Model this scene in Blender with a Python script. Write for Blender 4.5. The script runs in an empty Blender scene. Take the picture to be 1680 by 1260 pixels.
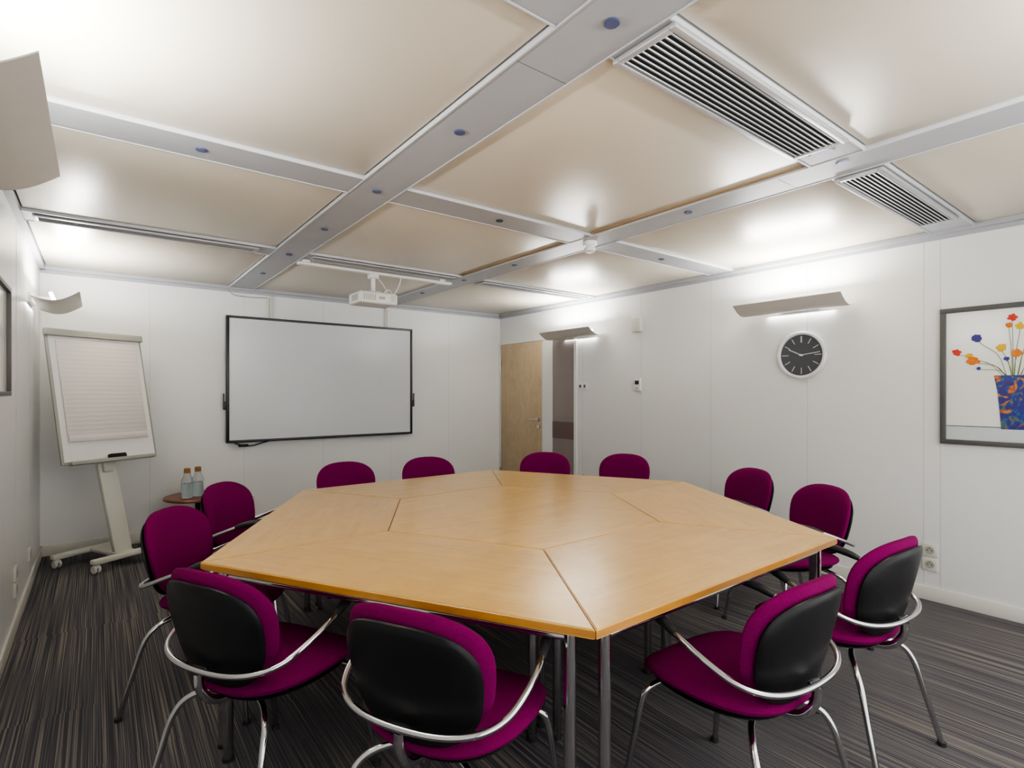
import bpy, bmesh, math, random
from mathutils import Vector, Matrix, Euler
random.seed(4)
R=math.radians
scene=bpy.context.scene
COL=scene.collection
scene.view_settings.view_transform='AgX'
scene.view_settings.look='AgX - Medium High Contrast'
scene.view_settings.exposure=.45

# ------------------------------------------------------------------ materials
def mat(name,col,rough=.5,metal=0,var=.04,scale=8,bump=0,bscale=200,**kw):
    m=bpy.data.materials.new(name); m.use_nodes=True
    nt=m.node_tree; n=nt.nodes; l=nt.links; p=n['Principled BSDF']
    tc=n.new('ShaderNodeTexCoord'); no=n.new('ShaderNodeTexNoise')
    no.inputs['Scale'].default_value=scale; no.inputs['Detail'].default_value=3
    l.new(tc.outputs['Object'],no.inputs['Vector'])
    mx=n.new('ShaderNodeMix'); mx.data_type='RGBA'
    mx.inputs[6].default_value=tuple(c*(1-var) for c in col)+(1,)
    mx.inputs[7].default_value=tuple(min(1,c*(1+var)) for c in col)+(1,)
    l.new(no.outputs['Fac'],mx.inputs[0]); l.new(mx.outputs[2],p.inputs['Base Color'])
    p.inputs['Roughness'].default_value=rough; p.inputs['Metallic'].default_value=metal
    if bump:
        n2=n.new('ShaderNodeTexNoise'); n2.inputs['Scale'].default_value=bscale
        l.new(tc.outputs['Object'],n2.inputs['Vector'])
        b=n.new('ShaderNodeBump'); b.inputs['Strength'].default_value=bump; b.inputs['Distance'].default_value=.002
        l.new(n2.outputs['Fac'],b.inputs['Height']); l.new(b.outputs['Normal'],p.inputs['Normal'])
    for k,v in kw.items():
        p.inputs[k.replace('_',' ')].default_value=v
    return m

M={}
M['wall']=mat('wall_enamel',(.71,.715,.71),.34,0,.012,2)
M['groove']=mat('wall_groove',(.52,.52,.515),.6)
M['panel']=mat('ceiling_cream_panel',(.645,.592,.495),.34,.15,.02,1.5,bump=.15,bscale=500)
M['brown']=mat('ceiling_panel_edge',(.34,.24,.13),.5)
M['beam']=mat('grey_beam',(.365,.373,.392),.42,.05,.02)
M['lip']=mat('light_lip',(.54,.55,.57),.4,.1,.02)
M['slab']=mat('ceiling_slab',(.12,.10,.08),.8)
M['base']=mat('baseboard_cream',(.64,.63,.58),.45)
M['black']=mat('black_plastic',(.007,.007,.008),.38,0,.1,Specular_IOR_Level=.28)
M['armpad']=mat('dark_grey_arm_pad',(.022,.022,.024),.38,0,.1)
M['rubber']=mat('black_rubber',(.02,.02,.02),.6)
M['chrome']=mat('chrome',(.58,.58,.59),.12,1,.03)
M['steel']=mat('brushed_steel',(.55,.55,.56),.28,1,.05)
M['magenta']=mat('magenta_fabric',(.155,.002,.072),.9,0,.38,180,bump=.8,bscale=600,Specular_IOR_Level=.12)
M['white']=mat('white_plastic',(.74,.74,.72),.4,0,.02)
M['boardwhite']=mat('whiteboard_surface',(.60,.615,.645),.22,0,.01)
M['frameblack']=mat('board_frame',(.02,.022,.028),.35)
M['greyplastic']=mat('grey_beige_metal',(.36,.36,.315),.45)
M['cream']=mat('cream_metal',(.62,.62,.555),.4)
M['lamp']=mat('lamp_shade_metal',(.56,.535,.49),.42,.1,.04)
M['framegrey']=mat('picture_frame_grey',(.085,.085,.084),.45,0,.12,40)
M['artpaper']=mat('art_paper',(.72,.72,.69),.18,0,.01)
M['artlow']=mat('art_table',(.52,.56,.57),.2)
M['clockface']=mat('clock_face',(.062,.067,.078),.35)
M['clockcase']=mat('clock_case',(.72,.73,.73),.25,.1)
M['slot']=mat('dark_slot',(.04,.04,.04),.8)
M['grilleframe']=mat('grille_metal',(.44,.44,.45),.36,.3)
M['disc']=mat('blue_grey_cap',(.08,.09,.18),.4)
M['discpale']=mat('pale_cap',(.34,.35,.50),.4)
M['cork']=mat('cork',(.30,.15,.05),.8,0,.3,60)
M['sidewood']=mat('dark_cherry_wood',(.17,.05,.025),.35,0,.25,12)
M['reddish']=mat('tinted_glass',(.25,.215,.205),.22,0,.22,1.5)
M['redglass']=mat('tinted_glass_band',(.15,.10,.095),.22,0,.2,3)
M['stem']=mat('stem_green',(.16,.22,.07),.6)
for nm,c in dict(red=(.55,.04,.02),orange=(.66,.18,.005),yellow=(.72,.42,.01),blue=(.04,.04,.22),pink=(.6,.14,.14)).items():
    M[nm]=mat('petal_'+nm,c,.5,0,.3,50)

def flip_paper():
    m=mat('flip_paper',(.68,.64,.61),.7,0,.03,5)
    nt=m.node_tree;n=nt.nodes;l=nt.links;p=n['Principled BSDF']
    tc=n.new('ShaderNodeTexCoord')
    w=n.new('ShaderNodeTexWave'); w.bands_direction='Z'; w.inputs['Scale'].default_value=9; w.inputs['Distortion'].default_value=1.5; w.inputs['Detail'].default_value=2
    l.new(tc.outputs['Object'],w.inputs['Vector'])
    b=n.new('ShaderNodeBump'); b.inputs['Strength'].default_value=.3; b.inputs['Distance'].default_value=.003
    l.new(w.outputs['Fac'],b.inputs['Height']); l.new(b.outputs['Normal'],p.inputs['Normal'])
    return m
M['paper']=flip_paper()
def glassmat(name,col,ior):
    m=bpy.data.materials.new(name); m.use_nodes=True
    p=m.node_tree.nodes['Principled BSDF']
    p.inputs['Base Color'].default_value=col+(1,); p.inputs['Roughness'].default_value=.01
    p.inputs['Transmission Weight'].default_value=1; p.inputs['IOR'].default_value=ior
    return m
M['glass']=glassmat('clear_glass',(.86,.90,.91),1.45)
M['water']=glassmat('water',(.80,.87,.88),1.33)
def emis(name,col,s):
    m=bpy.data.materials.new(name); m.use_nodes=True
    p=m.node_tree.nodes['Principled BSDF']
    p.inputs['Emission Color'].default_value=col+(1,); p.inputs['Emission Strength'].default_value=s
    return m
M['tube']=emis('fluorescent_tube',(1,.98,.95),6)

def wood(name,c1,c2,rough,sx,sy,sz,coat=.3):
    m=bpy.data.materials.new(name); m.use_nodes=True
    nt=m.node_tree;n=nt.nodes;l=nt.links;p=n['Principled BSDF']
    tc=n.new('ShaderNodeTexCoord'); mp=n.new('ShaderNodeMapping')
    oi=n.new('ShaderNodeObjectInfo'); va=n.new('ShaderNodeVectorMath'); va.operation='ADD'
    sc=n.new('ShaderNodeMath'); sc.operation='MULTIPLY'; sc.inputs[1].default_value=9
    l.new(oi.outputs['Random'],sc.inputs[0]); l.new(tc.outputs['Object'],va.inputs[0]); l.new(sc.outputs[0],va.inputs[1])
    mp.inputs['Scale'].default_value=(sx,sy,sz)
    l.new(va.outputs[0],mp.inputs['Vector'])
    a=n.new('ShaderNodeTexNoise'); a.inputs['Scale'].default_value=1; a.inputs['Detail'].default_value=7; a.inputs['Distortion'].default_value=.9
    l.new(mp.outputs[0],a.inputs['Vector'])
    r=n.new('ShaderNodeValToRGB'); r.color_ramp.elements[0].position=.3; r.color_ramp.elements[1].position=.72
    r.color_ramp.elements[0].color=c1+(1,); r.color_ramp.elements[1].color=c2+(1,)
    l.new(a.outputs['Fac'],r.inputs[0]); 
    b=n.new('ShaderNodeTexNoise'); b.inputs['Scale'].default_value=4.5; b.inputs['Detail'].default_value=6; b.inputs['Distortion'].default_value=2
    l.new(va.outputs[0],b.inputs['Vector'])
    mx=n.new('ShaderNodeMix'); mx.data_type='RGBA'; mx.blend_type='MULTIPLY'
    r2=n.new('ShaderNodeValToRGB'); r2.color_ramp.elements[0].color=(.91,.885,.84,1); r2.color_ramp.elements[1].color=(1,1,1,1)
    r2.color_ramp.elements[0].position=.35; r2.color_ramp.elements[1].position=.65
    l.new(b.outputs['Fac'],r2.inputs[0]); mx.inputs[0].default_value=1
    l.new(r.outputs[0],mx.inputs[6]); l.new(r2.outputs[0],mx.inputs[7])
    hs=n.new('ShaderNodeHueSaturation'); mr=n.new('ShaderNodeMapRange'); mr.inputs[3].default_value=.95; mr.inputs[4].default_value=1.05
    l.new(oi.outputs['Random'],mr.inputs[0]); l.new(mr.outputs[0],hs.inputs['Value']); l.new(mx.outputs[2],hs.inputs['Color'])
    l.new(hs.outputs[0],p.inputs['Base Color'])
    p.inputs['Roughness'].default_value=rough; p.inputs['Coat Weight'].default_value=coat; p.inputs['Coat Roughness'].default_value=.16
    return m
M['table']=wood('honey_maple',(.61,.352,.082),(.69,.43,.122),.3,2.5,24,5,.6)
M['edge']=wood('maple_edge',(.42,.18,.03),(.54,.27,.055),.35,3,20,20)
M['door']=wood('pale_oak',(.50,.385,.245),(.58,.46,.315),.4,14,14,1.2,.1)

def carpet():
    m=bpy.data.materials.new('striped_carpet'); m.use_nodes=True
    nt=m.node_tree;n=nt.nodes;l=nt.links;p=n['Principled BSDF']
    tc=n.new('ShaderNodeTexCoord'); sp=n.new('ShaderNodeSeparateXYZ'); l.new(tc.outputs['Object'],sp.inputs[0])
    def mth(op,a,b=None):
        x=n.new('ShaderNodeMath'); x.operation=op
        for i,v in enumerate((a,b)):
            if v is None: continue
            if isinstance(v,(int,float)): x.inputs[i].default_value=v
            else: l.new(v,x.inputs[i])
        return x.outputs[0]
    tx=mth('FLOOR',mth('DIVIDE',sp.outputs[0],.5)); ty=mth('FLOOR',mth('DIVIDE',sp.outputs[1],.5))
    cb=n.new('ShaderNodeCombineXYZ'); l.new(tx,cb.inputs[0]); l.new(ty,cb.inputs[1])
    wn=n.new('ShaderNodeTexWhiteNoise'); l.new(cb.outputs[0],wn.inputs['Vector'])
    off=mth('MULTIPLY',wn.outputs['Value'],2.0)
    c2=n.new('ShaderNodeCombineXYZ')
    l.new(mth('ADD',mth('MULTIPLY',sp.outputs[0],215),off),c2.inputs[0]); l.new(mth('MULTIPLY',sp.outputs[1],.9),c2.inputs[1])
    no=n.new('ShaderNodeTexNoise'); no.inputs['Scale'].default_value=1; no.inputs['Detail'].default_value=1
    l.new(c2.outputs[0],no.inputs['Vector'])
    r=n.new('ShaderNodeValToRGB'); e=r.color_ramp.elements
    e[0].position=.0; e[0].color=(.050,.049,.058,1)
    e[1].position=.40; e[1].color=(.066,.064,.074,1)
    for pos,c in ((.47,(.098,.095,.108)),(.53,(.14,.135,.138)),(.57,(.112,.105,.118)),(.62,(.225,.205,.178)),(.70,(.255,.232,.20))):
        x=e.new(pos); x.color=c+(1,)
    l.new(no.outputs['Fac'],r.inputs[0])
    f=n.new('ShaderNodeTexNoise'); f.inputs['Scale'].default_value=420; l.new(tc.outputs['Object'],f.inputs['Vector'])
    mx=n.new('ShaderNodeMix'); mx.data_type='RGBA'; mx.blend_type='MULTIPLY'; mx.inputs[0].default_value=.7
    r3=n.new('ShaderNodeValToRGB'); r3.color_ramp.elements[0].position=.3; r3.color_ramp.elements[0].color=(.6,.6,.6,1); r3.color_ramp.elements[1].position=.7; r3.color_ramp.elements[1].color=(1.3,1.3,1.3,1)
    l.new(f.outputs['Fac'],r3.inputs[0])
    l.new(r.outputs[0],mx.inputs[6]); l.new(r3.outputs[0],mx.inputs[7]); l.new(mx.outputs[2],p.inputs['Base Color'])
    b=n.new('ShaderNodeBump'); b.inputs['Strength'].default_value=.4; b.inputs['Distance'].default_value=.004
    l.new(f.outputs['Fac'],b.inputs['Height']); l.new(b.outputs[0],p.inputs['Normal'])
    p.inputs['Roughness'].default_value=.95; p.inputs['Specular IOR Level'].default_value=.15
    return m
M['carpet']=carpet()
def vasemat():
    m=bpy.data.materials.new('painted_vase'); m.use_nodes=True
    nt=m.node_tree;n=nt.nodes;l=nt.links;p=n['Principled BSDF']
    tc=n.new('ShaderNodeTexCoord'); v=n.new('ShaderNodeTexNoise'); v.inputs['Scale'].default_value=11; v.inputs['Distortion'].default_value=2.5
    l.new(tc.outputs['Object'],v.inputs['Vector'])
    r=n.new('ShaderNodeValToRGB'); r.color_ramp.interpolation='CONSTANT'; e=r.color_ramp.elements
    e[0].color=(.05,.02,.14,1); e[1].position=.42; e[1].color=(.015,.03,.20,1)
    for pos,c in ((.51,(.02,.08,.26)),(.55,(.03,.15,.10)),(.58,(.42,.06,.02)),(.63,(.6,.18,.02)),(.70,(.05,.03,.2))):
        x=e.new(pos); x.color=c+(1,)
    l.new(v.outputs['Fac'],r.inputs[0]); l.new(r.outputs[0],p.inputs['Base Color']); p.inputs['Roughness'].default_value=.3
    return m
M['vase']=vasemat()

# ------------------------------------------------------------------ mesh helper
def catmull(pts,n=6):
    P=[Vector(p) for p in pts]
    if len(P)<3: return P
    out=[]
    Q=[P[0]*2-P[1]]+P+[P[-1]*2-P[-2]]
    for i in range(1,len(Q)-2):
        a,b,c,d=Q[i-1],Q[i],Q[i+1],Q[i+2]
        for k in range(n):
            t=k/n
            out.append(.5*((2*b)+(c-a)*t+(2*a-5*b+4*c-d)*t*t+(3*b-a-3*c+d)*t**3))
    out.append(P[-1]); return out

class B:
    def __init__(s): s.bm=bmesh.new()
    def _merge(s,t,mi,mtx=None):
        if mtx is not None: bmesh.ops.transform(t,matrix=mtx,verts=t.verts)
        bmesh.ops.recalc_face_normals(t,faces=t.faces)
        for f in t.faces: f.material_index=mi
        me=bpy.data.meshes.new('tmp'); t.to_mesh(me); t.free(); s.bm.from_mesh(me); bpy.data.meshes.remove(me)
        return s
    def box(s,c,d,mi=0,bev=0,rot=None,seg=2):
        t=bmesh.new(); bmesh.ops.create_cube(t,size=1)
        bmesh.ops.scale(t,vec=d,verts=t.verts)
        if bev: bmesh.ops.bevel(t,geom=list(t.edges),offset=bev,segments=seg,affect='EDGES',profile=.5)
        m=Matrix.Translation(c)
        if rot: m=m@Euler(rot).to_matrix().to_4x4()
        return s._merge(t,mi,m)
    def bb(s,x0,x1,y0,y1,z0,z1,mi=0,bev=0):
        return s.box(((x0+x1)/2,(y0+y1)/2,(z0+z1)/2),(x1-x0,y1-y0,z1-z0),mi,bev)
    def cyl(s,c,r,h,mi=0,rot=None,seg=32,bev=0,r2=None):
        t=bmesh.new(); bmesh.ops.create_cone(t,cap_ends=True,segments=seg,radius1=r,radius2=r if r2 is None else r2,depth=h)
        if bev:
            es=[e for e in t.edges if abs(e.verts[0].co.z-e.verts[1].co.z)<1e-6]
            bmesh.ops.bevel(t,geom=es,offset=bev,segments=2,affect='EDGES')
        m=Matrix.Translation(c)
        if rot: m=m@Euler(rot).to_matrix().to_4x4()
        return s._merge(t,mi,m)
    def prism(s,pts,z0,z1,mi=0,bev=0,mtx=None):
        t=bmesh.new(); a=[t.verts.new((x,y,z0)) for x,y in pts]; b=[t.verts.new((x,y,z1)) for x,y in pts]
        t.faces.new(a[::-1]); t.faces.new(b); k=len(pts)
        for i in range(k): t.faces.new((a[i],a[(i+1)%k],b[(i+1)%k],b[i]))
        if bev: bmesh.ops.bevel(t,geom=[e for e in t.edges if abs(e.verts[0].co.z-e.verts[1].co.z)<1e-6],offset=bev,segments=3,affect='EDGES')
        return s._merge(t,mi,mtx)
    def tube(s,pts,r,mi=0,seg=12,n=6,smooth=True):
        P=catmull(pts,n) if smooth else [Vector(p) for p in pts]
        k=len(P)
        if isinstance(r,(list,tuple)):
            m=len(r)-1; rr=[]
            for i in range(k):
                u=i/(k-1)*m; j=min(int(u),m-1); rr.append(r[j]+(r[j+1]-r[j])*(u-j))
        else: rr=[r]*k
        t=bmesh.new(); rings=[]; up=None
        for i in range(k):
            d=(P[min(i+1,k-1)]-P[max(i-1,0)]).normalized()
            if up is None:
                up=Vector((0,0,1)) if abs(d.z)<.9 else Vector((1,0,0))
            up=(up-d*up.dot(d)).normalized(); sd=d.cross(up)
            rings.append([t.verts.new(P[i]+(up*math.cos(a)+sd*math.sin(a))*rr[i]) for a in [2*math.pi*j/seg for j in range(seg)]])
        for i in range(k-1):
            for j in range(seg):
                t.faces.new((rings[i][j],rings[i][(j+1)%seg],rings[i+1][(j+1)%seg],rings[i+1][j]))
        t.faces.new(rings[0][::-1]); t.faces.new(rings[-1])
        return s._merge(t,mi)
    def lathe(s,prof,mi=0,seg=32,mtx=None,closed=False):
        t=bmesh.new(); rings=[]
        for r,z in prof:
            if r<1e-5: rings.append([t.verts.new((0,0,z))])
            else: rings.append([t.verts.new((r*math.cos(2*math.pi*j/seg),r*math.sin(2*math.pi*j/seg),z)) for j in range(seg)])
        prs=list(zip(rings,rings[1:]))
        if closed: prs.append((rings[-1],rings[0]))
        for a,b in prs:
            for j in range(seg):
                a0,a1=a[j%len(a)],a[(j+1)%len(a)]; b0,b1=b[j%len(b)],b[(j+1)%len(b)]
                vs=[]
                for v in (a0,a1,b1,b0):
                    if v not in vs: vs.append(v)
                if len(vs)>2:
                    t.faces.new(vs)
        return s._merge(t,mi,mtx)
    def pillow(s,outline,surf,T,mi=0,rings=9,seg=48,pw=4):
        t=bmesh.new(); F=[];K=[]
        rs=[math.sin(math.pi/2*i/rings) for i in range(rings+1)]
        for sgn,L in ((1,F),(-1,K)):
            for i,q in enumerate(rs):
                if i==rings and sgn==-1: L.append(F[-1]); continue
                th=T*(max(0,1-q**pw))**.5*sgn
                if i==0: L.append([t.verts.new(surf(0,0,th))])
                else: L.append([t.verts.new(surf(outline(2*math.pi*j/seg)[0]*q,outline(2*math.pi*j/seg)[1]*q,th)) for j in range(seg)])
            for a,b in zip(L,L[1:]):
                for j in range(seg):
                    vs=[]
                    for v in (a[j%len(a)],a[(j+1)%len(a)],b[(j+1)%len(b)],b[j%len(b)]):
                        if v not in vs: vs.append(v)
                    if len(vs)>2: t.faces.new(vs)
        return s._merge(t,mi)
    def obj(s,name,mats,parent=None,loc=(0,0,0),rot=(0,0,0),ang=38,**props):
        me=bpy.data.meshes.new(name); s.bm.to_mesh(me); s.bm.free()
        for f in me.polygons: f.use_smooth=True
        me.set_sharp_from_angle(angle=R(ang))
        for m in (mats if isinstance(mats,(list,tuple)) else [mats]): me.materials.append(M[m])
        o=bpy.data.objects.new(name,me); COL.objects.link(o); o.location=loc; o.rotation_euler=rot
        if parent: o.parent=parent
        for k,v in props.items(): o[k]=v
        return o

def thing(name,label,cat,loc,rz=0,group=None):
    o=bpy.data.objects.new(name,None); o.empty_display_size=.1; COL.objects.link(o)
    o.location=loc; o.rotation_euler=(0,0,R(rz)); o['label']=label; o['category']=cat
    if group: o['group']=group
    return o
def clone(src,loc,rz):
    new=src.copy(); COL.objects.link(new); new.location=loc; new.rotation_euler=(0,0,R(rz))
    for ch in src.children:
        c=ch.copy(); c.parent=new; COL.objects.link(c)
        for g in ch.children:
            d=g.copy(); d.parent=c; COL.objects.link(d)
    return new
def struct(b,name,mats,**k): return b.obj(name,mats,kind='structure',**k)

# ------------------------------------------------------------------ room
XL,XR,YB,YF,H=-.38,4.35,5.95,-.6,2.41
HC=1.37
struct(B().bb(XL-.1,XR+.1,YF-.1,YB+.1,-.05,0),'floor','carpet')
b=B().bb(XL-.1,XR+.1,YB,YB+.1,0,2.5)
for x in (.38,1.17,1.96,2.75,3.54): b.bb(x-.0015,x+.0015,YB-.0008,YB+.01,.1,H,1)
struct(b,'wall_back',['wall','groove'])
b=B().bb(XR,XR+.1,YF,YB,0,2.5)
for y in (.35,1.10,1.19,1.93,2.76,3.54,4.37): b.bb(XR-.0008,XR+.01,y-.0018,y+.0018,.1,H,1)
struct(b,'wall_right',['wall','groove'])
b=B().bb(XL-.1,XL,YF,YB,0,2.5)
for y in (1.1,1.9,2.7,3.5,4.3,5.1): b.bb(XL-.01,XL+.0008,y-.0018,y+.0018,.1,H,1)
struct(b,'wall_left',['wall','groove'])
struct(B().bb(XL-.1,XR+.1,YF-.1,YF,0,2.5),'wall_front','wall')
struct(B().bb(XL,XR,YB-.014,YB,0,.09,bev=.004),'baseboard_back','base')
struct(B().bb(XR-.014,XR,YF,4.40,0,.09,bev=.004),'baseboard_right','base')
struct(B().bb(XL,XL+.014,YF,YB,0,.09,bev=.004),'baseboard_left','base')

AX=(1.03,1.25); BX=(2.60,2.82)
CY=[(.92,1.14),(2.52,2.74),(4.13,4.35)]
b=B().bb(XL-.1,XR+.1,YF-.1,YB+.1,2.47,2.55,1)
xs=[(XL+.03,AX[0]),(AX[1],BX[0]),(BX[1],XR-.05)]
ys=[(YF,CY[0][0]),(CY[0][1],CY[1][0]),(CY[1][1],CY[2][0]),(CY[2][1],YB-.04)]
g=.012
for i,(x0,x1) in enumerate(xs):
    for j,(y0,y1) in enumerate(ys):
        b.bb(x0+g,x1-g,y0+g,y1-g,2.414,2.45,0,.004)
        if i==1 and j in(1,2): b.bb(x1-.034,x1-.008,y0+.03,y1-.02,2.408,2.415,2)
struct(b,'ceiling',['panel','slab','brown'])
def beam(name,x0,x1,y0,y1,alongY,segs=None,joints=()):
    b=B()
    for a0,a1 in segs:
        if alongY:
            b.bb(x0,x1,a0,a1,2.402,2.47,0)
            for e in (x0,x1): b.bb(e-.003,e+.003,a0,a1,2.399,2.43,1)
        else:
            b.bb(a0,a1,y0,y1,2.402,2.47,0)
            for e in (y0,y1): b.bb(a0,a1,e-.003,e+.003,2.399,2.43,1)
    for j in joints:
        b.bb(x0+.003,x1-.003,j-.0008,j+.0008,2.4014,2.41,2)
    struct(b,name,['beam','lip','framegrey'])
beam('trim_1',AX[0],AX[1],0,0,True,[(YF,YB)],(1.33,))
beam('trim_2',BX[0],BX[1],0,0,True,[(YF,YB)],(1.30,))
sx=[(XL,AX[0]-.003),(AX[1]+.003,BX[0]-.003),(BX[1]+.003,XR)]
for i,(y0,y1) in enumerate(CY): beam('trim_%d'%(i+3),0,0,y0,y1,False,sx)
struct(B().bb(XL,XR,YB-.045,YB,2.385,2.47).bb(XL,XR,YB-.012,YB,2.36,2.39),'trim_6','beam')
struct(B().bb(XR-.055,XR,YF,YB,2.385,2.47).bb(XR-.012,XR,YF,YB,2.36,2.39),'trim_7','beam')
struct(B().bb(XL,XL+.035,YF,YB,2.385,2.47),'trim_8','beam')

# air vents
def vent(x0,x1,y0,y1,label,n,drop=.018):
    w=y1-y0; L=x1-x0
    e=thing('air_vent',label,'air vent',((x0+x1)/2,(y0+y1)/2,2.402),0,'ceiling air vents')
    z1=-.002; z0=-drop
    b=B()
    fw=.022
    b.bb(-L/2,L/2,-w/2,-w/2+fw,z0,z1,0,.002).bb(-L/2,L/2,w/2-fw,w/2,z0,z1,0,.002)
    b.bb(-L/2,-L/2+fw,-w/2+fw,w/2-fw,z0,z1,0,.002).bb(L/2-fw,L/2,-w/2+fw,w/2-fw,z0,z1,0,.002)
    b.obj('frame','grilleframe',e)
    B().bb(-L/2+fw,L/2-fw,-w/2+fw,w/2-fw,-.004,-.001).obj('duct_opening','slot',e)
    b=B(); iw=w-2*fw
    for k in range(n):
        y=-iw/2+iw*(k+.5)/n
        b.box((0,y,z0+.005),(L-2*fw,iw/n*.60,.003),0,0,(R(28),0,0))
    b.obj('louvre','grilleframe',e)
vent(1.27,2.42,.915,1.145,'long grey metal ceiling grille with dark slots',9)
vent(2.84,4.02,.93,1.135,'grey metal ceiling grille with dark slots near wall',8)
vent(-.30,.92,4.17,4.31,'slim grey slotted grille in ceiling beam over flip chart',4,.012)
vent(1.30,2.56,4.17,4.31,'slim grey slotted grille in ceiling beam above projector',4,.010)
vent(2.86,4.24,4.17,4.31,'slim grey slotted grille in ceiling beam by the door wall',4,.012)

def addcap(x,y,r=.022,m='disc',label='small round blue-grey cap set in ceiling beam'):
    o=B().cyl((0,0,-.003),r,.006,0,seg=24,bev=.0015).obj('ceiling_cap',m,None,(x,y,2.4015))
    o['label']=label;o['category']='ceiling fitting';o['group']='round caps in the ceiling beams'
for y in (1.03,1.83,2.63,3.44,4.24,5.05): addcap(1.14,y)
for y in (1.03,1.85,3.48,4.24,5.05): addcap(2.69 if y>1.5 else 2.66,y, .022 if y>1.5 else .026, 'disc' if y>1.5 else 'discpale')
for x in (.35,3.48): addcap(x,2.63)
addcap(1.92,2.63,.022,'slot','small dark round opening in ceiling beam')
addcap(2.49,1.045,.05,'discpale','larger pale lilac round cap beside the air vent')

# smoke detector
e=thing('smoke_detector','white round smoke detector hanging from ceiling beam crossing','smoke detector',(2.69,2.63,2.402))
B().lathe([(0,0),(.048,0),(.048,-.02),(.044,-.028),(0,-.028)]).obj('base','white',e)
B().lathe([(.028,-.028),(.028,-.040),(.039,-.045),(.039,-.062),(.026,-.072),(0,-.074)]).obj('sensor_head','white',e)

# ------------------------------------------------------------------ door & side glass
b=B().bb(XR-.02,XR+.01,5.05,5.90,0.01,2.0,0,.002)
d=struct(b,'door_1','door')
b=B().cyl((XR-.045,5.11,1.03),.026,.012,0,(0,R(90),0),24)
b.cyl((XR-.028,5.11,1.03),.026,.014,0,(0,R(90),0),24).tube([(XR-.03,5.11,1.03),(XR-.065,5.115,1.03),(XR-.07,5.15,1.03),(XR-.07,5.24,1.03)],.009)
b.cyl((XR-.028,5.11,.94),.024,.014,0,(0,R(90),0),24)
b.obj('handle','steel',d)
b=B()
for z in (.3,1.75): b.cyl((XR-.03,5.905,z),.011,.11,0,None,12)
b.obj('hinge','steel',d)
b=B()
b.bb(XR-.022,XR,4.865,5.045,0,2.0).bb(XR-.022,XR,5.905,YB,0,2.03).bb(XR-.022,XR,4.865,5.905,2.003,2.03).bb(XR-.022,XR,4.45,4.49,0,2.03).bb(XR-.022,XR,4.49,4.865,2.003,2.03)
struct(b,'trim_9','wall')
b=B().bb(XR-.012,XR-.002,4.49,4.865,.02,2.003,0).bb(XR-.014,XR-.011,4.49,4.865,.82,1.02,1)
struct(b,'window_1',['reddish','redglass'])

# ------------------------------------------------------------------ wall lamps and added fill light
def make_lamp():
    e=thing('wall_lamp','curved pale metal uplighter on white wall, lit','wall lamp',(0,0,0),0,'curved wall uplighters')
    L=.80
    t=B(); prof=[]
    N=14
    for i in range(N+1):
        u=i/N; y=-.035-.25*u; z=.055*u-.045*math.sin(math.pi*u)
        prof.append((y,z))
    pts=prof+[(y,z-.004) for y,z in prof[::-1]]
    mtx=Matrix(((0,0,1,0),(1,0,0,0),(0,1,0,0),(0,0,0,1)))
    t.prism(pts,-L/2,L/2,0,0,mtx); t.obj('lamp_shade','lamp',e)
    B().bb(-.14,.14,-.02,0,-.01,.06,0,.003).bb(-.14,-.12,-.12,-.01,.01,.03).bb(.12,.14,-.12,-.01,.01,.03).obj('bracket','white',e)
    b=B().cyl((0,-.13,.035),.012,.62,0,(0,R(90),0),16); b.obj('lamp_tube','tube',e)
    return e
def lamp_lights(e,up,dn):
    for nm,loc,rx,sz,en in (('up',(0,-.17,.075),R(180+20),(.7,.16),up),('down',(0,-.02,-.03),R(12),(.5,.02),dn)):
        ld=bpy.data.lights.new('uplight_'+nm,'AREA'); ld.shape='RECTANGLE'; ld.size=sz[0]; ld.size_y=sz[1]; ld.energy=en; ld.color=(1,.995,.985)
        o=bpy.data.objects.new('light_source',ld); COL.objects.link(o); o.parent=e; o.location=loc; o.rotation_euler=(rx,0,0)
L0=make_lamp()
L0.location=(XR,1.985,2.01); L0.rotation_euler=(0,0,R(-90))
LL=[L0]+[clone(L0,p,r) for p,r in (((XR,4.40,2.0),-90),((XL,1.86,2.01),90),((XL,5.10,2.00),90),((2.0,YF,2.01),180))]
for e,(u,dn) in zip(LL,((22,.6),(21,.5),(26,.6),(21,.5),(34,.6))): lamp_lights(e,u,dn)
def soft(loc,rot,sx_,sy_,en):
    ld=bpy.data.lights.new('added_fill_light','AREA'); ld.shape='RECTANGLE'; ld.size=sx_; ld.size_y=sy_; ld.energy=en; ld.color=(.97,.985,1)
    o=bpy.data.objects.new('added_fill_light',ld); COL.objects.link(o); o.location=loc; o.rotation_euler=rot
soft((2.0,YF+.04,1.15),(R(-90),0,R(180)),4.4,2.1,46)  # broad fill light added behind the camera to brighten the room, no real fixture

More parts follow.
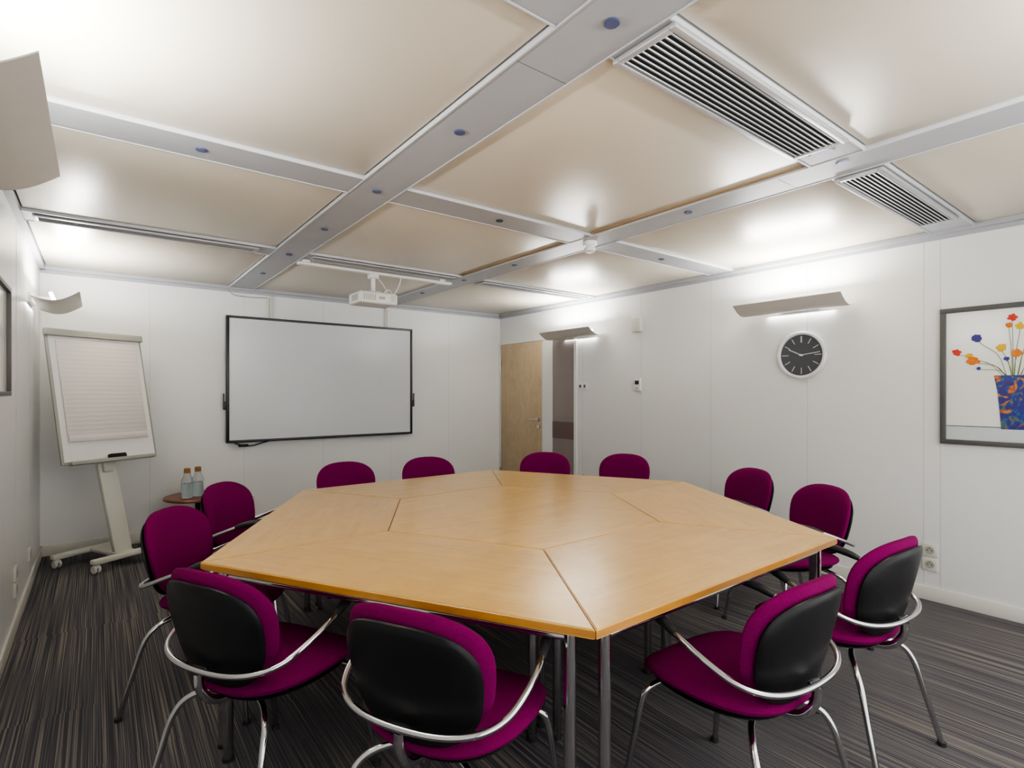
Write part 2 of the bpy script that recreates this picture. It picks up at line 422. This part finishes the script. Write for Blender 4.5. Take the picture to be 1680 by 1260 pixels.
# ------------------------------------------------------------------ conference tables
RH=1.49; HXC=(1.79,2.29); s3=math.sqrt(3)/2
def table_shape(pts,name,label,loc,rz,group):
    e=thing(name,label,'table',(loc[0],loc[1],0),rz,group)
    k=len(pts)
    def inset(d):
        out=[]
        for i in range(k):
            p0,p1,p2=Vector(pts[i-1]),Vector(pts[i]),Vector(pts[(i+1)%k])
            d1=(p1-p0).normalized(); d2=(p2-p1).normalized()
            n1=Vector((-d1.y,d1.x)); n2=Vector((-d2.y,d2.x))
            bis=(n1+n2).normalized(); out.append(p1+bis*(d/bis.dot(n1)))
        return out
    B().prism([tuple(p) for p in inset(.0020)],.712,.74,0,.003).obj('table_top',['table'],e)
    B().prism([tuple(p) for p in inset(.0012)],.7155,.7365,0,.001).obj('edge_band',['edge'],e)
    q=inset(.05)
    b=B()
    for i in range(k):
        a,c2=q[i],q[(i+1)%k]; b.tube([(a.x,a.y,.688),(c2.x,c2.y,.688)],.0125,smooth=False)
    b.obj('frame','chrome',e)
    for p in q:
        B().cyl((p.x,p.y,.36),.018,.70,0,None,20).cyl((p.x,p.y,.0075),.021,.015,1,None,20).obj('leg',['chrome','rubber'],e)
    return e
ho,hi=RH/2,RH/4; yo=RH*s3*.25
trap=[(-ho,-yo),(ho,-yo),(hi,yo),(-hi,yo)]
for k in range(6):
    a=60*k
    dist=RH*s3*.75
    dx=dist*math.sin(R(a)); dy=-dist*math.cos(R(a))
    table_shape(trap,'conference_table','trapezoid honey-maple conference table on chrome legs',(HXC[0]+dx,HXC[1]+dy),a,'trapezoid conference tables')
hexp=[(RH/2*math.cos(R(60*i)),RH/2*math.sin(R(60*i))) for i in range(6)]
table_shape(hexp,'center_table','hexagonal honey-maple table filling the middle of the conference ring',HXC,0,None)

# ------------------------------------------------------------------ chairs
def sup(a,rx,ry,n):
    c,s=math.cos(a),math.sin(a)
    return (rx*math.copysign(abs(c)**(2/n),c),ry*math.copysign(abs(s)**(2/n),s))
def make_chair():
    e=thing('conference_chair','magenta upholstered chair with black back shell and chrome arms','chair',(0,0,0),0,'chairs around the conference table')
    def so(a):
        u,v=sup(a,.25,.24,2.7); return (u*(1-.10*(-v/.24)*.8) if v<0 else u, v)
    def ss(u,v,o): return (u,v+.03,.447+o+ .35*u*u-(.02*max(0,(v-.10)/.13)**2)+ .18*min(0,v+.12)**2)
    B().pillow(so,ss,.035).obj('seat','magenta',e)
    def so2(a): u,v=so(a); return (u*.88,v*.88)
    B().pillow(so2,lambda u,v,o:(u,v+.03,.418+o+.2*u*u),.016).obj('seat_pan','black',e)
    z0=.648
    def bo(a,sc=1.0):
        u,v=sup(a,.228*sc,.185*sc,2.6)
        return (u*(1+.10*v/.188-.03),v)
    def bs(u,v,o,off=0): return (u,-.215-.24*v+.95*u*u+o+off-.10*max(0,v-.1),z0+v)
    B().pillow(lambda a:bo(a),lambda u,v,o:bs(u,v,o,.008),.032,pw=5).obj('backrest','magenta',e)
    B().pillow(lambda a:bo(a,.93),lambda u,v,o:bs(u,v-.018,o,-.026),.017,pw=7).obj('back_shell','black',e)
    pts=[(.262,.07,.655),(.274,.0,.632),(.272,-.09,.598),(.252,-.165,.567),(.205,-.220,.548),(.12,-.254,.538),(0,-.264,.535)]
    full=pts+[(-x,y,z) for x,y,z in pts[-2::-1]]
    B().tube(full,.0092,seg=12,n=6).obj('arm_hoop','chrome',e)
    for sgn in (1,-1):
        B().tube([(sgn*.271,.022,.639),(sgn*.263,.07,.655),(sgn*.247,.13,.667),(sgn*.218,.185,.672)],[.0105,.0145,.016,.016,.014,.009],seg=14).obj('armrest','armpad',e)
    B().tube([(0,-.26,.525),(0,-.252,.47),(0,-.20,.415),(0,-.08,.402)],.014,seg=12).box((0,-.254,.532),(.06,.022,.026),0,.008).obj('back_bracket','chrome',e)
    for sgn in (1,-1):
        B().tube([(sgn*.255,.255,.012),(sgn*.235,.225,.20),(sgn*.222,.20,.34),(sgn*.195,.185,.388),(sgn*.10,.17,.398),(0,.168,.398)],.0105).cyl((sgn*.256,.256,.008),.015,.016,1,None,14).obj('leg',['chrome','rubber'],e)
        B().tube([(sgn*.245,-.285,.012),(sgn*.222,-.235,.20),(sgn*.205,-.205,.31),(sgn*.175,-.17,.365),(sgn*.10,-.12,.390),(0,-.10,.393)],.0105).cyl((sgn*.246,-.286,.008),.015,.016,1,None,14).obj('leg',['chrome','rubber'],e)
    return e
C0=make_chair()
chairs=[(.595,1.24,-62),(.24,1.865,-62),(.24,2.96,-128),(.56,3.60,-132),(1.50,4.10,178),(2.16,4.00,170),
        (3.19,3.66,130),(3.66,3.13,112),(3.68,1.97,68),(3.355,1.355,62),(1.64,.70,-3),(2.355,.70,-5)]
for i,(tx,ty,rz) in enumerate(chairs):
    fx,fy=-math.sin(R(rz)),math.cos(R(rz))
    p=(tx+fx*.26,ty+fy*.26,0)
    if i==0: C0.location=p; C0.rotation_euler=(0,0,R(rz))
    else: clone(C0,p,rz)

# ------------------------------------------------------------------ whiteboard
e=thing('whiteboard','large wall-mounted whiteboard with black frame and side pen holders','whiteboard',(2.0,YB,1.495),0)
w,h=.99,.615
B().bb(-w,w,-.055,-.03,-h,h).obj('writing_surface','boardwhite',e)
b=B()
b.bb(-w-.012,w+.012,-.065,-.02,h-.012,h+.012,0,.003).bb(-w-.012,w+.012,-.065,-.02,-h-.012,-h+.014,0,.003)
b.bb(-w-.012,-w+.014,-.065,-.02,-h,h,0,.003).bb(w-.014,w+.012,-.065,-.02,-h,h,0,.003)
b.obj('frame','frameblack',e)
for sx_ in (-1,1): B().bb(sx_*(w+.026)-.014,sx_*(w+.026)+.014,-.065,-.03,-.30,-.22,0,.005).bb(sx_*(w+.034)-.006,sx_*(w+.034)+.006,-.06,-.04,-.24,-.14,0,.003).obj('pen_holder','frameblack',e)
for x in (-.60,.69):
    b=B().bb(x-.016,x+.016,-.022,0,.40,.86)
    for k in range(10): b.bb(x-.004,x+.004,-.0235,-.021,.64+k*.021,.650+k*.021,1)
    b.obj('mounting_bracket',['cream','framegrey'],e)
B().tube([(-.93,-.045,-.625),(-.85,-.03,-.66),(-.76,-.03,-.665),(-.66,-.03,-.64),(-.60,-.04,-.622)],.006).bb(-.89,-.80,-.045,-.02,-.672,-.648,0,.005).obj('cable','black',e)
o=B().tube([(1.03,YB-.055,2.380),(1.05,YB-.03,2.345),(1.12,YB-.02,2.325),(1.36,YB-.02,2.33),(1.40,YB-.012,2.345)],.004).obj('wall_cable','greyplastic'); o['label']='thin grey cable along top of wall above whiteboard';o['category']='cable'

# ------------------------------------------------------------------ projector
e=thing('projector','white ceiling-mounted projector hanging from a long white rail','projector',(1.83,4.30,2.14))
b=B().box((0,0,0),(.33,.25,.095),0,.018,None,3)
b.obj('body','white',e)
b=B().cyl((-.085,.13,.0),.038,.03,0,(R(90),0,0),28).cyl((-.085,.147,0),.028,.004,1,(R(90),0,0),28); b.obj('lens',['greyplastic','slot'],e)
b=B()
for k in range(6): b.bb(-.13+k*.018,-.122+k*.018,-.1265,-.124,-.025,.025)
for k in range(5): b.bb(.10,.145,-.1265,-.124,-.022+k*.011,-.018+k*.011)
for k in range(6): b.bb(-.1665,-.164,-.08+k*.022,-.07+k*.022,-.025,.025)
b.bb(.0,.05,-.1265,-.124,-.01,.012)
b.obj('vent_slots','greyplastic',e)
B().cyl((0,0,.125),.017,.17,0).box((0,0,.055),(.12,.12,.012),0,.003).tube([(-.08,-.08,.04),(-.02,-.02,.075)],.006,smooth=False).tube([(.08,-.08,.04),(.02,-.02,.075)],.006,smooth=False).tube([(.08,.08,.04),(.02,.02,.075)],.006,smooth=False).box((0,0,.2),(.07,.08,.05),0,.006).obj('mount_pole','white',e)
B().box((.07,0,.222),(1.36,.055,.022),0,.006).box((-.55,0,.240),(.05,.05,.02)).box((.65,0,.240),(.05,.05,.02)).obj('ceiling_rail','white',e)
B().tube([(.04,-.10,.04),(.10,-.08,.08),(.17,-.03,.06),(.22,-.02,.13),(.24,-.02,.20),(.22,-.02,.225)],.004).tube([(.02,-.02,.2),(.08,-.03,.12),(.14,-.05,.02),(.16,-.02,-.005)],.004).obj('cable','white',e)

# ------------------------------------------------------------------ flip chart
e=thing('flip_chart','mobile flip chart easel with blank paper on casters','flip chart',(.055,5.43,0),29)
tilt=R(-13)
bc=(0,.04,1.335)
B().box((0,0,0),(.70,.022,1.05),0,.006).box((0,-.012,.0),(.665,.004,1.01),1).obj('board',['greyplastic','white'],e,bc,(tilt,0,0))
B().box((0,-.02,.04),(.585,.010,.80),0,.003).box((0,-.026,-.33),(.58,.006,.05),0,.002).obj('paper_pad','paper',e,bc,(tilt,0,0))
B().box((0,-.02,.50),(.72,.035,.055),0,.008).box((0,-.034,.48),(.66,.012,.014),0,.003).obj('clamp_bar','greyplastic',e,bc,(tilt,0,0))
B().box((0,-.035,-.530),(.62,.05,.012),0,.004).box((0,-.06,-.520),(.62,.006,.024),0,.002).obj('pen_tray','greyplastic',e,bc,(tilt,0,0))
B().box((0.02,-.04,-.50),(.13,.04,.05),0,.012).obj('board_eraser','black',e,bc,(tilt,0,0))
B().box((0.0,.0,.86),(.07,.03,.26),0,.006,(tilt,0,0)).box((.03,-.05,.44),(.135,.045,.74),0,.012,(R(-11),R(-4),0)).obj('column','cream',e)
b=B()
b.box((.03,-.21,.085),(.50,.06,.04),0,.012).box((-.04,.21,.085),(.46,.06,.04),0,.012).box((.05,0,.085),(.14,.42,.035),0,.01)
b.obj('base_frame','cream',e)
for x,y in ((-.19,-.21),(.25,-.21),(-.235,.21),(.16,.21)):
    B().cyl((x-.015,y,.03),.03,.016,0,(0,R(90),0),24,.004).cyl((x+.015,y,.03),.03,.016,0,(0,R(90),0),24,.004).box((x,y,.052),(.024,.03,.03),0,.005).obj('caster','white',e)

# ------------------------------------------------------------------ side table with carafes
st=(.72,5.60)
e=thing('side_table','small round dark-cherry side table with black pedestal','side table',(st[0],st[1],0))
B().lathe([(0,.415),(.262,.415),(.27,.42),(.27,.432),(.262,.44),(0,.44)],seg=48).obj('table_top','sidewood',e)
B().cyl((0,0,.21),.024,.41,0).cyl((0,0,.405),.07,.02,0).obj('pedestal','black',e)
B().lathe([(0,0),(.19,0),(.19,.012),(.05,.03),(0,.03)],seg=40).obj('base','black',e)
def carafe():
    e=thing('water_carafe','clear glass water carafe with cork stopper','carafe',(0,0,0),0,'water carafes on side table')
    prof=[(0,0),(.043,0),(.047,.006),(.047,.14),(.042,.165),(.030,.185),(.026,.21),(.028,.222),(.025,.222),(.023,.205),(.027,.183),(.038,.163),(.0435,.138),(.0435,.008),(0,.006)]
    B().lathe(prof).obj('bottle','glass',e)
    B().lathe([(0,.0065),(.043,.0085),(.043,.125),(0,.125)]).obj('water','water',e)
    B().cyl((0,0,.238),.026,.042,0,None,24,.004).obj('stopper','cork',e)
    return e
c=carafe(); c.location=(st[0]-.095,st[1]-.09,.4405)
clone(c,(st[0]-.005,st[1]-.03,.4405),40)

# ------------------------------------------------------------------ clock
e=thing('wall_clock','round wall clock with charcoal face and pale metal rim','clock',(XR,1.965,1.655),-90)
rx=(R(90),0,0); mt=Euler(rx).to_matrix().to_4x4()
B().lathe([(.158,.004),(.158,.034),(.163,.040),(.176,.040),(.184,.032),(.184,0),(0.158,0)],seg=64,mtx=mt,closed=True).obj('clock_case','clockcase',e)
B().cyl((0,-.014,0),.160,.02,0,rx,64).obj('clock_face','clockface',e)
for k in range(12):
    a=R(30*k); b=B()
    L=.045 if k%3 else .05
    b.box(Matrix.Rotation(a,4,'Y')@Vector((0,-.0255,.122)),(.009 if k==0 else .004,.002,L),0,0,(0,a,0))
    if k==0: b.box((0,-.0267,.122),(.002,.0006,L),1)
    b.obj('hour_mark',['clockcase','clockface'],e)
def hand(name,ang,L,wd,y):
    a=R(ang); v=Matrix.Rotation(a,4,'Y')@Vector((0,y,L/2-.015)); B().box(v,(wd,.002,L),0,0,(0,a,0)).obj(name,'clockcase',e)
hand('hour_hand',-64,.12,.006,-.0285); hand('minute_hand',82,.155,.005,-.031)
B().cyl((0,-.029,0),.008,.008,0,rx,20).obj('hand_cap','clockcase',e)

# ------------------------------------------------------------------ pictures
e=thing('framed_picture','grey-framed print of poppies in a blue patterned vase','picture',(XR,.745,1.47),-90)
W,Hh=.352,.433
def frame(e,W,Hh,m,fw=.03):
    B().bb(-W,W,-.03,0,Hh-fw,Hh,0,.003).bb(-W,W,-.03,0,-Hh,-Hh+fw,0,.003).bb(-W,-W+fw,-.03,0,-Hh+fw,Hh-fw,0,.003).bb(W-fw,W,-.03,0,-Hh+fw,Hh-fw,0,.003).obj('frame',m,e)
frame(e,W,Hh,'framegrey')
B().bb(-W+.03,W-.03,-.012,-.002,-Hh+.03,Hh-.03).bb(-W+.03,W-.03,-.0125,-.0115,-Hh+.03,-.315,1).bb(-W+.03,W-.03,-.013,-.012,-.318,-.313,2).obj('print_sheet',['artpaper','artlow','framegrey'],e)
mz=Matrix(((1,0,0,0),(0,0,1,0),(0,1,0,0),(0,0,0,1)))
vp=[(-.055,-.325),(.055,-.325),(.062,-.22),(.072,-.10),(.088,0),(-.088,0),(-.072,-.10),(-.062,-.22)]
B().prism(vp,-.0145,-.0125,0,0,mz).obj('printed_vase','vase',e)
fl=[(-.268,.15,'red',.024),(-.167,.233,'blue',.028),(-.187,.094,'orange',.032),(-.205,.125,'yellow',.020),(-.055,.169,'yellow',.025),(-.005,.347,'red',.024),(-.02,.30,'orange',.018),(.03,.29,'yellow',.024),(.015,.13,'orange',.028),(-.03,.10,'blue',.014),(.10,.22,'yellow',.028),(.16,.14,'red',.030),(.19,.27,'orange',.026),(.24,.19,'blue',.024),(-.16,.045,'blue',.012),(.12,.34,'pink',.022)]
b=B(); cols=['stem','red','orange','yellow','blue','pink']
for x,z,c,r in fl:
    b.tube([(x*.18,-.0135,0),(x*.42,-.0135,z*.5-.01+.03*random.random()),(x*.85,-.0135,z*.82),(x,-.0135,z)],.0013,0,6)
    for k in range(5):
        a=k*1.257+x*9; rr=r*(.45+.25*random.random())
        cx,cz=x+math.cos(a)*r*.5,z+math.sin(a)*r*.45
        b.prism([(cx+rr*math.cos(t*.785)*(.6+.5*random.random()),cz+rr*.85*math.sin(t*.785)*(.7+.4*random.random())) for t in range(8)],-.0160-.0002*k,-.0125,cols.index(c),0,mz)
b.obj('printed_flowers',cols,e)
e=thing('framed_picture','picture in a thin dark frame on side wall','picture',(XL,3.38,1.625),90)
frame(e,.39,.275,'framegrey',.022)
B().bb(-.37,.37,-.012,-.002,-.255,.255).obj('print_sheet','artpaper',e)

# ------------------------------------------------------------------ small wall fittings
def fit(name,label,cat,loc,rz): return thing(name,label,cat,loc,rz)
e=fit('wall_speaker','small white box speaker high on wall','speaker',(XR,3.57,2.05),-90)
B().box((0,-.025,0),(.115,.05,.15),0,.006).obj('housing','white',e); B().box((0,-.052,0),(.095,.006,.13),0,.002).obj('speaker_grille','cream',e)
e=fit('room_thermostat','white wall thermostat with small dark display','thermostat',(XR,3.575,1.445),-90)
B().box((0,-.012,0),(.085,.024,.13),0,.005).obj('housing','white',e); B().box((0,-.025,.02),(.05,.003,.04)).obj('display','frameblack',e); B().box((0,-.026,-.035),(.03,.004,.02),0,.001).obj('button','greyplastic',e)
e=fit('light_switch','white double light switch beside glass panel','light switch',(XR,4.36,1.435),-90)
B().box((0,-.006,0),(.15,.012,.08),0,.003).obj('switch_plate','white',e)
for x in (-.035,.035): B().box((x,-.014,0),(.028,.006,.032),0,.002).obj('switch_rocker','framegrey',e)
def socket(loc,rz,label='cream power socket plate on white wall',sz=.082):
    e=fit('power_socket',label,'socket',loc,rz); e['group']='wall sockets'
    B().box((0,-.006,0),(sz,.012,sz),0,.003).cyl((0,-.0125,0),.026,.002,1,(R(90),0,0),24).obj('socket_plate',['cream','greyplastic'],e)
    B().bb(-.014,-.008,-.0142,-.012,-.004,.004).bb(.008,.014,-.0142,-.012,-.004,.004).bb(-.003,.003,-.0142,-.012,.010,.016).obj('socket_hole','slot',e)
socket((XR,1.155,.33),-90); socket((XR,1.155,.237),-90)
socket((1.225,YB,.28),0)
for z in (.24,.33): socket((XL,4.2,z),90)
socket((XL,5.0,.25),90)

# ------------------------------------------------------------------ camera / world
cam=bpy.data.cameras.new('camera'); co=bpy.data.objects.new('camera',cam); COL.objects.link(co)
co.location=(0,0,HC); co.rotation_euler=(R(90),0,R(-37.44))
cam.sensor_width=36; cam.lens=888/1680*36; cam.shift_y=13/1680; cam.clip_start=.02
scene.camera=co
wd=bpy.data.worlds.new('world'); wd.use_nodes=True; scene.world=wd
wd.node_tree.nodes['Background'].inputs[0].default_value=(.8,.85,.9,1); wd.node_tree.nodes['Background'].inputs[1].default_value=.3
